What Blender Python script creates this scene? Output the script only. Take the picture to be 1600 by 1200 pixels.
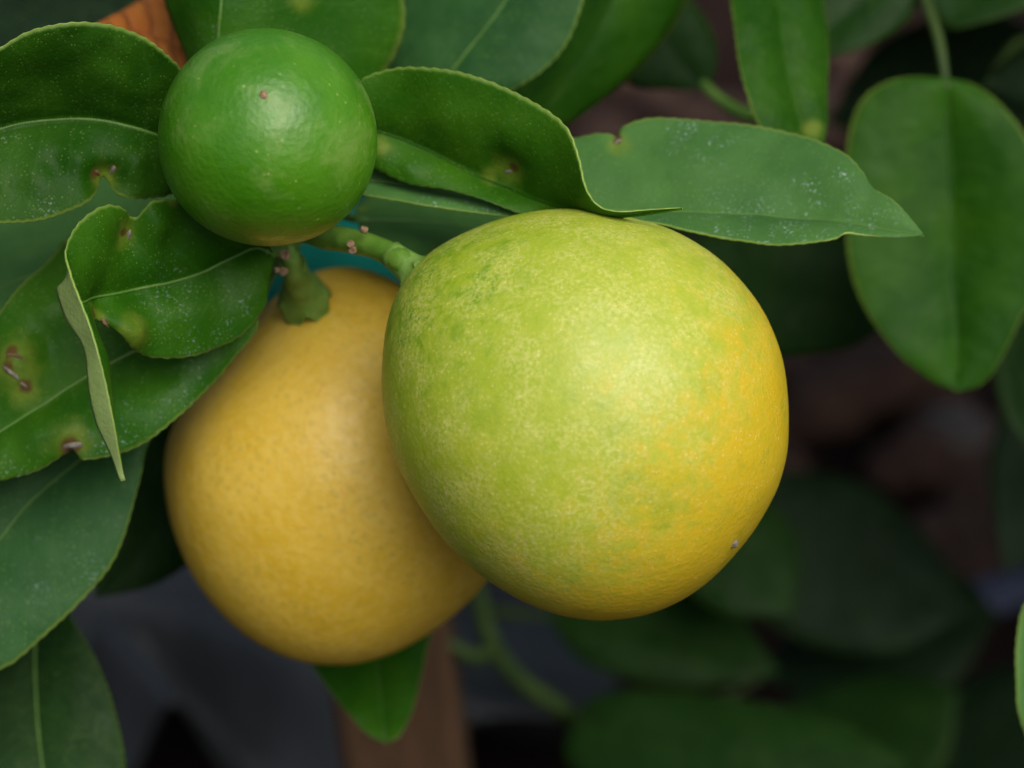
import bpy, bmesh, math, random
import numpy as np
from mathutils import Vector, Matrix, noise
from mathutils.bvhtree import BVHTree

random.seed(7)
for o in list(bpy.data.objects):
    bpy.data.objects.remove(o)
S = bpy.context.scene
COL = S.collection

# ------------------------------------------------------------------ camera
PITCH = math.radians(35)
D0 = 0.5                       # distance from the lens to the reference plane (m)
W0 = 0.165                     # width of the view at that distance (m)
K = W0 / 1600.0
FWD = Vector((0, math.cos(PITCH), -math.sin(PITCH)))
RIGHT = Vector((1, 0, 0))
UP = Vector((0, math.sin(PITCH), math.cos(PITCH)))
T0 = Vector((0, 0, 0.26))      # middle of the fruit cluster, above the soil at z = 0
CAM = T0 - FWD * D0
cd = bpy.data.cameras.new('camera')
cam = bpy.data.objects.new('camera', cd)
COL.objects.link(cam)
cam.location = CAM
cam.rotation_euler = (math.pi / 2 - PITCH, 0, 0)
cd.sensor_width = 36
cd.lens = 36 * D0 / W0
cd.clip_start = 0.02
cd.clip_end = 60
cd.dof.use_dof = True
cd.dof.focus_distance = 0.488
cd.dof.aperture_fstop = 10.5
S.camera = cam

# ------------------------------------------------------------------ world, sun, exposure
SUN_DIR = (RIGHT * 0.26 + UP * 0.43 - FWD * 0.86).normalized()     # towards the bright part of the cloud
elev = math.asin(SUN_DIR.z)
azim = math.atan2(SUN_DIR.x, SUN_DIR.y)
w = bpy.data.worlds.new('World')
S.world = w
w.use_nodes = True
nt = w.node_tree
sky = nt.nodes.new('ShaderNodeTexSky')
sky.sky_type = 'NISHITA'
sky.sun_disc = False
sky.sun_elevation = elev
sky.sun_rotation = azim
sky.dust_density = 6.0
sky.air_density = 1.0
bg = nt.nodes['Background']
nt.links.new(sky.outputs[0], bg.inputs[0])
bg.inputs[1].default_value = 0.05
sd = bpy.data.lights.new('sun', 'SUN')
sun = bpy.data.objects.new('sun', sd)
COL.objects.link(sun)
sun.location = (0, 0, 3)
sun.rotation_euler = SUN_DIR.to_track_quat('Z', 'Y').to_euler()
sd.energy = 1.5
sd.angle = math.radians(50)
sd.color = (1.0, 0.965, 0.90)
S.view_settings.view_transform = 'Standard'
S.view_settings.look = 'None'
S.view_settings.exposure = 0.74
S.view_settings.gamma = 1
S.view_settings.use_curve_mapping = False
S.render.engine = 'CYCLES'
S.render.resolution_x, S.render.resolution_y = 1024, 768


# ------------------------------------------------------------------ placing helpers
def P(x, y, d=0.0):
    """point at photograph position (x, y) and d millimetres behind the reference plane"""
    dep = D0 + d / 1000.0
    s = K * dep / D0
    return CAM + FWD * dep + RIGHT * ((x - 800) * s) + UP * ((600 - y) * s)


def G(x, y, z=0.0):
    """point of the level z under photograph position (x, y)"""
    r = (P(x, y, 0) - CAM)
    return CAM + r * ((z - CAM.z) / r.z)


def proj(p):
    rel = Vector(p) - CAM
    dep = rel.dot(FWD)
    sc = K * dep / D0
    return 800 + rel.dot(RIGHT) / sc, 600 - rel.dot(UP) / sc


def catmull(pts, n):
    """n points along a smooth curve through pts, evenly spaced by length"""
    pts = [Vector(p) for p in pts]
    q = [pts[0] * 2 - pts[1]] + pts + [pts[-1] * 2 - pts[-2]]
    out = []
    for i in range(1, len(q) - 2):
        for k in range(12):
            out.append(cr(q[i - 1], q[i], q[i + 1], q[i + 2], k / 12))
    out.append(pts[-1])
    L = [0]
    for a, b in zip(out, out[1:]):
        L.append(L[-1] + (b - a).length)
    res = []
    j = 0
    for k in range(n):
        t = L[-1] * k / (n - 1)
        while j < len(L) - 2 and L[j + 1] < t:
            j += 1
        f = (t - L[j]) / max(1e-9, L[j + 1] - L[j])
        res.append(out[j].lerp(out[j + 1], min(1, max(0, f))))
    return res


def cr(a, b, c, d, t):
    return 0.5 * ((2 * b) + (c - a) * t + (2 * a - 5 * b + 4 * c - d) * t * t + (3 * b - a - 3 * c + d) * t ** 3)


def catmull_idx(pts, n):
    """n points, evenly spaced by index (keeps stations together)"""
    pts = [Vector(p) for p in pts]
    q = [pts[0] * 2 - pts[1]] + pts + [pts[-1] * 2 - pts[-2]]
    m = len(pts) - 1
    out = []
    for k in range(n):
        t = m * k / (n - 1)
        i = min(int(t), m - 1)
        out.append(cr(q[i], q[i + 1], q[i + 2], q[i + 3], t - i))
    return out


# ------------------------------------------------------------------ materials
def new_mat(name):
    m = bpy.data.materials.new(name)
    m.use_nodes = True
    n = m.node_tree
    return m, n, n.nodes['Principled BSDF'], n.nodes['Material Output']


def node(n, kind, **kw):
    x = n.nodes.new(kind)
    for k, v in kw.items():
        if k.startswith('i_'):
            x.inputs[k[2:].replace('_', ' ')].default_value = v
        else:
            setattr(x, k, v)
    return x


def coords(n):
    return node(n, 'ShaderNodeTexCoord').outputs['Object']


def tex_noise(n, co, scale, detail=3, rough=0.55, dist=0.0):
    x = node(n, 'ShaderNodeTexNoise')
    x.inputs['Scale'].default_value = scale
    x.inputs['Detail'].default_value = detail
    x.inputs['Roughness'].default_value = rough
    x.inputs['Distortion'].default_value = dist
    n.links.new(co, x.inputs['Vector'])
    return x.outputs['Fac']


def tex_vor(n, co, scale, feature='F1', out='Distance', rnd=1.0):
    x = node(n, 'ShaderNodeTexVoronoi', feature=feature)
    x.inputs['Scale'].default_value = scale
    x.inputs['Randomness'].default_value = rnd
    n.links.new(co, x.inputs['Vector'])
    return x.outputs[out]


def rng(n, v, a, b, c=0.0, d=1.0, smooth=True):
    x = node(n, 'ShaderNodeMapRange')
    x.interpolation_type = 'SMOOTHSTEP' if smooth else 'LINEAR'
    for i, k in enumerate((a, b, c, d)):
        x.inputs[i + 1].default_value = k
    n.links.new(v, x.inputs[0])
    return x.outputs[0]


def mth(n, op, a, b=None):
    x = node(n, 'ShaderNodeMath', operation=op)
    for i, v in enumerate((a, b)):
        if v is None:
            continue
        if isinstance(v, (int, float)):
            x.inputs[i].default_value = v
        else:
            n.links.new(v, x.inputs[i])
    return x.outputs[0]


def mix(n, f, a, b):
    x = node(n, 'ShaderNodeMix', data_type='RGBA')
    for sock, v in ((x.inputs[0], f), (x.inputs[6], a), (x.inputs[7], b)):
        if isinstance(v, (int, float)):
            sock.default_value = v
        elif isinstance(v, tuple):
            sock.default_value = (v[0], v[1], v[2], 1)
        else:
            n.links.new(v, sock)
    return x.outputs[2]


def bump(n, bsdf, h, strength, dist, prev=None):
    b = node(n, 'ShaderNodeBump')
    b.inputs['Strength'].default_value = strength
    b.inputs['Distance'].default_value = dist
    n.links.new(h, b.inputs['Height'])
    if prev is not None:
        n.links.new(prev, b.inputs['Normal'])
    n.links.new(b.outputs[0], bsdf.inputs['Normal'])
    return b.outputs[0]


def attr(n, name):
    return node(n, 'ShaderNodeAttribute', attribute_name=name).outputs['Fac']


def leaf_material(name, dark, light, rough=0.42, dust=0.3, transl=0.18, under=False, margin=0.6):
    m, n, b, out = new_mat(name)
    co = coords(n)
    big = tex_noise(n, co, 70, 4)
    c = mix(n, rng(n, big, 0.32, 0.68), dark, light)
    # oil glands: tiny pale dots all over the blade
    gl = rng(n, tex_vor(n, co, 1500), 0.08, 0.26, 1, 0)
    glm = mth(n, 'MULTIPLY', gl, rng(n, tex_noise(n, co, 260, 2), 0.34, 0.58))
    c = mix(n, mth(n, 'MULTIPLY', glm, 0.65), c, (0.17, 0.29, 0.06))
    # side veins from the blade's own coordinates (u along, v across)
    uv = node(n, 'ShaderNodeUVMap', uv_map='blade').outputs[0]
    sep = node(n, 'ShaderNodeSeparateXYZ')
    n.links.new(uv, sep.inputs[0])
    av = mth(n, 'ABSOLUTE', sep.outputs[1])
    wv = mth(n, 'SUBTRACT', mth(n, 'MULTIPLY', sep.outputs[0], 11.0), mth(n, 'MULTIPLY', av, 1.5))
    wob = mth(n, 'MULTIPLY', tex_noise(n, co, 60, 2), 1.6)
    fr = mth(n, 'FRACT', mth(n, 'ADD', wv, wob))
    vein = rng(n, mth(n, 'ABSOLUTE', mth(n, 'SUBTRACT', fr, 0.5)), 0.0, 0.07, 1, 0)
    c = mix(n, mth(n, 'MULTIPLY', vein, 0.06), c, (0.13, 0.26, 0.06))
    # pale margin
    edge = rng(n, av, 0.955, 0.995)
    c = mix(n, mth(n, 'MULTIPLY', edge, margin), c, (0.22, 0.33, 0.06))
    st = attr(n, 'stain')
    c = mix(n, mth(n, 'MULTIPLY', mth(n, 'MULTIPLY', rng(n, st, 0.12, 1.0), rng(n, tex_noise(n, co, 300, 3), 0.25, 0.6, 0.45, 1.0)), 0.62), c, (0.20, 0.27, 0.030))
    sc = attr(n, 'scar')
    c = mix(n, rng(n, sc, 0.35, 0.75), c, (0.105, 0.066, 0.018))
    if not under:
        dm = rng(n, tex_noise(n, co, 55, 3), 0.52, 0.70)
        ds = rng(n, tex_vor(n, co, 1300), 0.04, 0.16, 1, 0)
        dn = mth(n, 'MULTIPLY', mth(n, 'MULTIPLY', ds, dm), dust)
        dd = mth(n, 'MULTIPLY', mth(n, 'MULTIPLY', attr(n, 'dust'), 1.15 if dust > 0.9 else 0.62), mth(n, 'MULTIPLY', rng(n, tex_noise(n, co, 1700, 3, 0.7), 0.56, 0.68), rng(n, tex_noise(n, co, 300, 2), 0.38, 0.62)))
        c = mix(n, mth(n, 'MAXIMUM', dn, mth(n, 'MINIMUM', dd, 1.0)), c, (0.40, 0.52, 0.49))
    n.links.new(c, b.inputs['Base Color'])
    rr = rng(n, tex_noise(n, co, 120, 3), 0.3, 0.7, rough - 0.05, rough + 0.10)
    n.links.new(rr, b.inputs['Roughness'])
    b.inputs['Specular IOR Level'].default_value = 0.12
    p = bump(n, b, tex_noise(n, co, 85, 3), 0.35, 0.0016)
    p = bump(n, b, tex_noise(n, co, 240, 3), 0.22, 0.0005, p)
    bump(n, b, tex_vor(n, co, 1500), 0.25, 0.0002, p)
    if transl:
        t = node(n, 'ShaderNodeBsdfTranslucent')
        tc = mix(n, 0.5, c, (0.16, 0.34, 0.02))
        n.links.new(tc, t.inputs[0])
        ms = node(n, 'ShaderNodeMixShader')
        ms.inputs[0].default_value = transl
        n.links.new(b.outputs[0], ms.inputs[1])
        n.links.new(t.outputs[0], ms.inputs[2])
        n.links.new(ms.outputs[0], out.inputs[0])
    return m


def plain(name, a, c2, scale, rough, bump_s=0.3, bump_d=0.0004, spec=0.4, sss=0):
    m, n, b, out = new_mat(name)
    co = coords(n)
    c = mix(n, rng(n, tex_noise(n, co, scale, 4), 0.3, 0.7), a, c2)
    n.links.new(c, b.inputs['Base Color'])
    b.inputs['Roughness'].default_value = rough
    b.inputs['Specular IOR Level'].default_value = spec
    if bump_s:
        bump(n, b, tex_noise(n, co, scale * 2.2, 4), bump_s, bump_d)
    if sss:
        b.inputs['Subsurface Weight'].default_value = sss
        b.inputs['Subsurface Radius'].default_value = (1, 0.6, 0.2)
        b.inputs['Subsurface Scale'].default_value = 0.0015
    return m


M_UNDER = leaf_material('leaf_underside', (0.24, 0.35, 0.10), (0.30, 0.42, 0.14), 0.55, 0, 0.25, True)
M_RIM = plain('leaf_rim', (0.20, 0.33, 0.05), (0.27, 0.40, 0.08), 300, 0.4)
M_MIDRIB = plain('leaf_midrib', (0.065, 0.165, 0.022), (0.10, 0.21, 0.032), 200, 0.5)
M_LEAF = {  # top side, by kind of leaf; dim and dark paint in background shade
    'fresh': leaf_material('leaf_fresh', (0.018, 0.094, 0.003), (0.040, 0.136, 0.005)),
    'dusty': leaf_material('leaf_dusty', (0.050, 0.145, 0.034), (0.072, 0.190, 0.042), 0.48, 1.0),
    'deep': leaf_material('leaf_deep', (0.012, 0.064, 0.002), (0.027, 0.100, 0.004), 0.47, 0.3),
    'blue': leaf_material('leaf_bluish', (0.020, 0.080, 0.020), (0.034, 0.108, 0.028), 0.48, 0.8),
    'dim': leaf_material('leaf_shade_dim', (0.006, 0.030, 0.003), (0.012, 0.044, 0.006), 0.5, 0.2, margin=0.15),
    'dark': leaf_material('leaf_shade_dark', (0.005, 0.017, 0.006), (0.009, 0.025, 0.010), 0.55, 0.1, margin=0.1),
}


# ------------------------------------------------------------------ object helpers
def thing(name, label, cat, loc, group=None):
    o = bpy.data.objects.new(name, None)
    o.empty_display_size = 0.01
    COL.objects.link(o)
    o.location = loc
    o['label'] = label
    o['category'] = cat
    if group:
        o['group'] = group
    return o


def base_of(o):
    v = Vector((0, 0, 0))
    while o is not None:
        v += Vector(o.location)
        o = o.parent
    return v


def mesh_obj(name, verts, faces, mats, parent=None, loc=None, smooth=True, label=None):
    """verts in world space; the object sits at loc (world) under parent"""
    pb = base_of(parent) if parent else Vector((0, 0, 0))
    loc = Vector(loc) if loc is not None else pb
    me = bpy.data.meshes.new(name)
    me.from_pydata([tuple(Vector(v) - loc) for v in verts], [], faces)
    for m in (mats if isinstance(mats, (list, tuple)) else [mats]):
        me.materials.append(m)
    if smooth:
        me.polygons.foreach_set('use_smooth', [True] * len(me.polygons))
    o = bpy.data.objects.new(name, me)
    COL.objects.link(o)
    if parent:
        o.parent = parent
    o.location = loc - pb
    if label:
        o['label'] = label
    return o


def structure(o):
    o['kind'] = 'structure'
    return o


def tube(pts, radii, seg=10, n=24, wob=0.0, cap=True):
    c = catmull(pts, n)
    rr = np.interp(np.linspace(0, 1, n), np.linspace(0, 1, len(radii)), radii)
    vs, fs = [], []
    up = Vector((0.3, 0.2, 1))
    for i, p in enumerate(c):
        t = (c[min(i + 1, n - 1)] - c[max(i - 1, 0)]).normalized()
        a = t.cross(up).normalized()
        b = a.cross(t).normalized()
        for k in range(seg):
            th = 2 * math.pi * k / seg
            dv = a * math.cos(th) + b * math.sin(th)
            r = rr[i]
            if wob:
                r *= 1 + wob * noise.noise((p + dv * r) * 350)
            vs.append(p + dv * r)
    for i in range(n - 1):
        for k in range(seg):
            k2 = (k + 1) % seg
            fs.append((i * seg + k, i * seg + k2, (i + 1) * seg + k2, (i + 1) * seg + k))
    if cap:
        vs.append(c[0] - (c[1] - c[0]).normalized() * rr[0] * 0.4)
        vs.append(c[-1] + (c[-1] - c[-2]).normalized() * rr[-1] * 0.4)
        for k in range(seg):
            k2 = (k + 1) % seg
            fs.append((k2, k, n * seg))
            fs.append(((n - 1) * seg + k, (n - 1) * seg + k2, n * seg + 1))
    return vs, fs


def lathe(o, axis, prof, seg=16, wob=0.0, sc=300):
    """profile [(radius, height)] turned about axis from point o"""
    axis = axis.normalized()
    a = axis.orthogonal().normalized()
    b = axis.cross(a)
    vs, fs = [], []
    for r, h in prof:
        for k in range(seg):
            th = 2 * math.pi * k / seg
            v = o + axis * h + (a * math.cos(th) + b * math.sin(th)) * r
            if wob:
                v = v + Vector(noise.noise_vector(v * sc)) * wob
            vs.append(v)
    for i in range(len(prof) - 1):
        for k in range(seg):
            k2 = (k + 1) % seg
            fs.append((i * seg + k, i * seg + k2, (i + 1) * seg + k2, (i + 1) * seg + k))
    fs.append(tuple(reversed(range(seg))))
    fs.append(tuple((len(prof) - 1) * seg + k for k in range(seg)))
    return vs, fs


def pts3(lst, d):
    return [P(p[0], p[1], p[2] if len(p) > 2 else d) for p in lst]


def leaf(parent, mid, up, lo, d=0.0, mat='fresh', puff=1.2, thick=0.00034, petiole=None, midrib=0.26,
         scars=(), stains=(), dents=(), dusts=(), label=None, fine=True, stations=False, wave=0.8, teeth=0.10, ribmat=None,
         mats=None, pr=0.0011, petmat=None):
    """a leaf blade lofted through its midrib and its two margins, with its real thickness"""
    NU, NV = (150, 36) if fine else (56, 14)
    f = catmull_idx if stations else catmull
    Mc, Uc, Lc = f(pts3(mid, d), NU), f(pts3(up, d), NU), f(pts3(lo, d), NU)
    vs, uvs = [], []
    hw_ = max(2, NU // 14)

    def smooth(c):
        out = []
        for i in range(NU):
            k = min(hw_, i, NU - 1 - i)
            acc = Vector((0, 0, 0))
            for q in c[i - k:i + k + 1]:
                acc += q
            out.append(acc / (2 * k + 1))
        return out
    Us, Ls = (smooth(Uc), smooth(Lc)) if not stations else (Uc, Lc)
    # mean normal towards the light side
    nrm = Vector((0, 0, 0))
    for i in range(NU - 1):
        nrm += (Lc[i] - Uc[i]).cross(Mc[i + 1] - Mc[i])
    if nrm.dot(CAM - Mc[NU // 2]) < 0:
        nrm = -nrm
        flip = True
    else:
        flip = False
    nrm.normalize()
    lens = [0]
    for a, b in zip(Uc, Uc[1:]):
        lens.append(lens[-1] + (b - a).length)
    seed = Vector((hash_f(mid[0][0]), hash_f(mid[0][1]), 3.1)) * 7
    for i in range(NU):
        u = i / (NU - 1)
        for j in range(NV + 1):
            v = -1 + 2 * j / NV
            t = abs(v)
            e = Uc[i] if v < 0 else Lc[i]
            es = Us[i] if v < 0 else Ls[i]
            p = Mc[i].lerp(es, t) + (e - es) * t ** 5
            wdt = (e - Mc[i]).length
            taper = min(1, wdt / 0.008)
            p = p + nrm * (puff * 0.001 * 4 * t * (1 - t) * taper)
            q = p * 75 + seed
            p = p + nrm * (noise.noise(q) * 0.001 * wave * (0.35 + 0.65 * t) * taper)
            p = p + nrm * (noise.noise(p * 260 + seed) * 0.0002 * wave * taper)
            if t > 0.9 and wdt > 1e-5:
                ph = math.sin(2 * math.pi * lens[i] / 0.0021 + 2.0 * noise.noise(p * 200))
                p = p + (e - Mc[i]).normalized() * (teeth * 0.001 * ph * (t - 0.9) / 0.1 * taper)
            vs.append(p)
            uvs.append((u, v))
    A = np.array([tuple(v) for v in vs])
    PR = np.array([proj(v) for v in vs])

    def near(x, y):
        return A[np.argmin((PR[:, 0] - x) ** 2 + (PR[:, 1] - y) ** 2)]
    for s_ in list(stains) + list(dents):
        if s_[3]:
            rel = A - near(s_[0], s_[1])
            A = A + np.outer(s_[3] * 0.001 * np.exp(-(np.linalg.norm(rel, axis=1) / (s_[2] * K)) ** 2), np.array(tuple(nrm)))
    vs = [Vector(v) for v in A]
    fs = []
    for i in range(NU - 1):
        for j in range(NV):
            a, b, c2, d2 = i * (NV + 1) + j, i * (NV + 1) + j + 1, (i + 1) * (NV + 1) + j + 1, (i + 1) * (NV + 1) + j
            fs.append((a, d2, c2, b) if flip else (a, b, c2, d2))
    # orientation check: face normals must agree with nrm
    k = (NU // 2) * NV + NV // 3
    fa = [vs[x] for x in fs[k]]
    if (fa[1] - fa[0]).cross(fa[2] - fa[0]).dot(nrm) < 0:
        fs = [tuple(reversed(x)) for x in fs]
    base = Mc[0]
    o = mesh_obj('leaf', vs, fs, mats or [M_LEAF[mat], M_UNDER, M_RIM if fine else M_LEAF[mat]], parent, base, True, label)
    me = o.data
    uvl = me.uv_layers.new(name='blade')
    li = np.zeros(len(me.loops), dtype=np.int32)
    me.loops.foreach_get('vertex_index', li)
    uvl.data.foreach_set('uv', np.array(uvs, dtype=np.float32)[li].ravel())

    def field(lst, soft):
        r_ = np.zeros(len(A), dtype=np.float32)
        for s in lst:
            x, y, r = s[0], s[1], s[2]
            rel = A - near(x, y)
            dist = np.linalg.norm(rel, axis=1) / (r * K)
            nz = np.array([noise.noise(Vector(v) * 500) for v in A]) * 0.35 if len(lst) and fine else 0
            r_ = np.maximum(r_, np.clip(np.exp(-(dist * (1 + nz)) ** 2 * soft), 0, 1))
        return r_
    for nm, lst, soft in (('stain', stains, 0.8), ('scar', scars, 1.0), ('dust', dusts, 1.0)):
        at = me.attributes.new(nm, 'FLOAT', 'POINT')
        at.data.foreach_set('value', field(lst, soft) if lst else np.zeros(len(A), dtype=np.float32))
    sol = o.modifiers.new('thickness', 'SOLIDIFY')
    sol.thickness = thick
    sol.offset = -1
    sol.material_offset = 1
    sol.material_offset_rim = 2
    lift = nrm * 0.00005
    if midrib:
        seg = max(10, NU // 3)
        c = [vs[i * (NV + 1) + NV // 2] for i in range(0, NU, max(1, NU // seg))]
        c = [p + lift for p in c]
        r = midrib * 0.001
        tv, tf = tube(c, [r, r * 0.8, r * 0.55, r * 0.25], 8, len(c))
        mesh_obj('midrib', tv, tf, ribmat or (M_MIDRIB if fine else M_LEAF[mat]), o)
    if petiole:
        pp = [base + (Mc[1] - Mc[0]).normalized() * 0.002] + [P(*q) for q in petiole]
        tv, tf = tube(pp, [midrib * 0.001 + 0.0005 if midrib else pr, pr, pr * 1.15], 10, 20, 0.1)
        mesh_obj('petiole', tv, tf, petmat or (M_MIDRIB if parent is None or parent.name.startswith('citrus_tree') else M_STEM), o)
    return o


def hash_f(x):
    return (math.sin(x * 12.9898) * 43758.5453) % 1.0


def spot(parent, on, x, y, rx, ry, ang, mat, h=0.0004, name='scar'):
    """a small raised scab sitting on the surface of mesh object `on`, seen at (x, y)"""
    base = base_of(on)
    vv = [base + v.co for v in on.data.vertices]
    ff = [tuple(p.vertices) for p in on.data.polygons]
    bv = BVHTree.FromPolygons(vv, ff)
    dv = (P(x, y, 0) - CAM).normalized()
    c, n, _, _ = bv.ray_cast(CAM, dv)
    if c is None:
        c, n, _, _ = bv.find_nearest(min(vv, key=lambda q: (q - CAM).normalized().cross(dv).length))
    if n.dot(dv) > 0:
        n = -n
    ax_ = (RIGHT - n * RIGHT.dot(n)).normalized()
    ay_ = n.cross(ax_).normalized()
    ca, sa = math.cos(math.radians(ang)), math.sin(math.radians(ang))
    vs, fs = [], []
    R_, N_ = 5, 18
    for i in range(R_ + 1):
        t = i / R_
        for k in range(N_):
            th = 2 * math.pi * k / N_
            wob = 1 + 0.3 * noise.noise(Vector((math.cos(th) * 1.6 + x, math.sin(th) * 1.6 + y, 0)))
            ex, ey = math.cos(th) * rx * t * wob, math.sin(th) * ry * t * wob
            X, Y = ex * ca - ey * sa, ex * sa + ey * ca
            vs.append(c + (ax_ * X + ay_ * Y) * K + n * (h * (1 - t * t) * (1 + 0.4 * noise.noise(Vector((ex, ey, x)) * 0.3)) - 0.00025 * t + 0.00005))
    for i in range(R_):
        for k in range(N_):
            k2 = (k + 1) % N_
            fs.append((i * N_ + k, (i + 1) * N_ + k, (i + 1) * N_ + k2, i * N_ + k2))
    return mesh_obj(name, vs, fs, mat, parent)


# ------------------------------------------------------------------ fruit
def fruit_blob(parent, outline, cx, cy, d, rz, mat, harm=6, nth=144, nph=96):
    dep = (D0 + d / 1000) / D0 * K
    th = np.array([math.atan2(-(y - cy), x - cx) for x, y in outline])
    rr = np.array([math.hypot(x - cx, y - cy) for x, y in outline]) * dep
    cols = [np.ones_like(th)]
    for k in range(1, harm + 1):
        cols += [np.cos(k * th), np.sin(k * th)]
    Am = np.stack(cols, 1)
    reg = np.diag([0] + [0.002 * (k // 2 + 1) ** 2 for k in range(2 * harm)])
    co = np.linalg.solve(Am.T @ Am + reg, Am.T @ rr)
    rm = co[0]

    def R(t):
        s = co[0]
        for k in range(1, harm + 1):
            s += co[2 * k - 1] * math.cos(k * t) + co[2 * k] * math.sin(k * t)
        return s
    c = P(cx, cy, d)
    vs, fs = [], []
    for i in range(nph + 1):
        ph = math.pi * i / nph
        s, cz = math.sin(ph), math.cos(ph)
        for k in range(nth):
            t = 2 * math.pi * k / nth
            r = rm + (R(t) - rm) * s * s
            v = RIGHT * (r * s * math.cos(t)) + UP * (r * s * math.sin(t)) - FWD * (rz * cz)
            v *= 1 + 0.006 * noise.noise(v * 70) + 0.0025 * noise.noise(v * 190)
            vs.append(c + v)
    for i in range(nph):
        for k in range(nth):
            k2 = (k + 1) % nth
            fs.append((i * nth + k, (i + 1) * nth + k, (i + 1) * nth + k2, i * nth + k2))
    o = mesh_obj('rind', vs, fs, mat, parent, c)
    return o, c


def rind_material(name, kind):
    m, n, b, out = new_mat(name)
    co = coords(n)

    def along(v):
        x = node(n, 'ShaderNodeVectorMath', operation='DOT_PRODUCT')
        n.links.new(co, x.inputs[0])
        x.inputs[1].default_value = tuple(v)
        return x.outputs['Value']
    fine = tex_noise(n, co, 1500, 3, 0.65)
    medm = tex_noise(n, co, 420, 4, 0.6)
    big = tex_noise(n, co, 75, 3, 0.55)
    if kind == 'turning':
        # ripening runs from the stalk (green) to the far cheek and the base (yellow)
        g1 = along((RIGHT * 0.80 - UP * 0.58 + FWD * 0.48) / 0.0325)
        g = mth(n, 'ADD', g1, mth(n, 'MULTIPLY', mth(n, 'SUBTRACT', big, 0.5), 1.1))
        g = mth(n, 'ADD', g, mth(n, 'MULTIPLY', mth(n, 'SUBTRACT', medm, 0.5), 1.5))
        c = mix(n, rng(n, g, -1.50, -0.95), (0.17, 0.32, 0.008), (0.34, 0.44, 0.022))
        c = mix(n, rng(n, g, -1.0, -0.1), c, (0.43, 0.49, 0.036))
        c = mix(n, rng(n, g, -0.35, 0.62), c, (0.66, 0.47, 0.014))
        pm = rng(n, tex_noise(n, co, 120, 5, 0.7), 0.36, 0.62)
        pm = mth(n, 'MULTIPLY', pm, rng(n, g1, -0.10, 0.50, 1, 0.12))
        c = mix(n, mth(n, 'MULTIPLY', pm, mth(n, 'MULTIPLY', rng(n, fine, 0.38, 0.62), 0.48)), c, (0.68, 0.66, 0.22))
        gm = rng(n, tex_noise(n, co, 95, 6, 0.75), 0.52, 0.70)
        c = mix(n, mth(n, 'MULTIPLY', gm, 0.45), c, (0.24, 0.36, 0.020))
        pore = rng(n, tex_vor(n, co, 1100), 0.06, 0.30, 1, 0)
        c = mix(n, mth(n, 'MULTIPLY', pore, mth(n, 'MULTIPLY', rng(n, medm, 0.40, 0.60), 0.50)), c, (0.74, 0.68, 0.28))
        web = rng(n, tex_vor(n, co, 1100, 'DISTANCE_TO_EDGE'), 0.0, 0.10, 1, 0)
        c = mix(n, mth(n, 'MULTIPLY', web, mth(n, 'MULTIPLY', rng(n, g1, -0.6, 0.7, 1, 0.3), 0.28)), c, (0.26, 0.38, 0.02))
        rough, bs = 0.42, 0.12
    elif kind == 'ripe':
        c = mix(n, rng(n, big, 0.35, 0.68), (0.62, 0.405, 0.026), (0.67, 0.455, 0.050))
        c = mix(n, mth(n, 'MULTIPLY', rng(n, tex_noise(n, co, 650, 4, 0.6), 0.40, 0.62), 0.42), c, (0.70, 0.51, 0.095))
        pore = rng(n, tex_vor(n, co, 600), 0.10, 0.52, 1, 0)
        pm = rng(n, tex_noise(n, co, 90, 3), 0.36, 0.60)
        c = mix(n, mth(n, 'MULTIPLY', mth(n, 'MULTIPLY', pore, pm), 0.40), c, (0.42, 0.32, 0.045))
        orange = rng(n, tex_noise(n, co, 330, 4, 0.7), 0.60, 0.72)
        c = mix(n, mth(n, 'MULTIPLY', orange, 0.5), c, (0.66, 0.30, 0.025))
        rough, bs = 0.45, 0.17
    else:
        c = mix(n, rng(n, big, 0.35, 0.68), (0.045, 0.185, 0.003), (0.075, 0.240, 0.007))
        pale = rng(n, tex_noise(n, co, 110, 5, 0.65, 0.4), 0.48, 0.72)
        c = mix(n, mth(n, 'MULTIPLY', pale, 0.40), c, (0.25, 0.36, 0.10))
        low = along((-UP * 1.0) / 0.0175)
        c = mix(n, mth(n, 'MULTIPLY', rng(n, low, 0.62, 1.05), 0.55), c, (0.24, 0.26, 0.030))
        sp = rng(n, tex_vor(n, co, 480), 0.04, 0.17, 1, 0)
        c = mix(n, mth(n, 'MULTIPLY', sp, mth(n, 'MULTIPLY', rng(n, tex_noise(n, co, 150, 3), 0.42, 0.62), 0.6)), c, (0.34, 0.46, 0.14))
        rough, bs = 0.36, 0.16
    n.links.new(c, b.inputs['Base Color'])
    rr = rng(n, medm, 0.3, 0.7, rough - 0.06, rough + 0.08)
    n.links.new(rr, b.inputs['Roughness'])
    b.inputs['Specular IOR Level'].default_value = 0.5
    b.inputs['Subsurface Weight'].default_value = 0.12
    b.inputs['Subsurface Radius'].default_value = (1.0, 0.7, 0.15)
    b.inputs['Subsurface Scale'].default_value = 0.0025
    p = bump(n, b, tex_noise(n, co, 170, 4, 0.6, 0.5 if kind == 'lime' else 0.0), 0.30 if kind == 'lime' else 0.10, 0.0008)
    p = bump(n, b, tex_vor(n, co, {'turning': 900, 'ripe': 640, 'lime': 900}[kind]), bs, 0.00035, p)
    bump(n, b, fine, 0.35, 0.00016, p)
    return m


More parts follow.
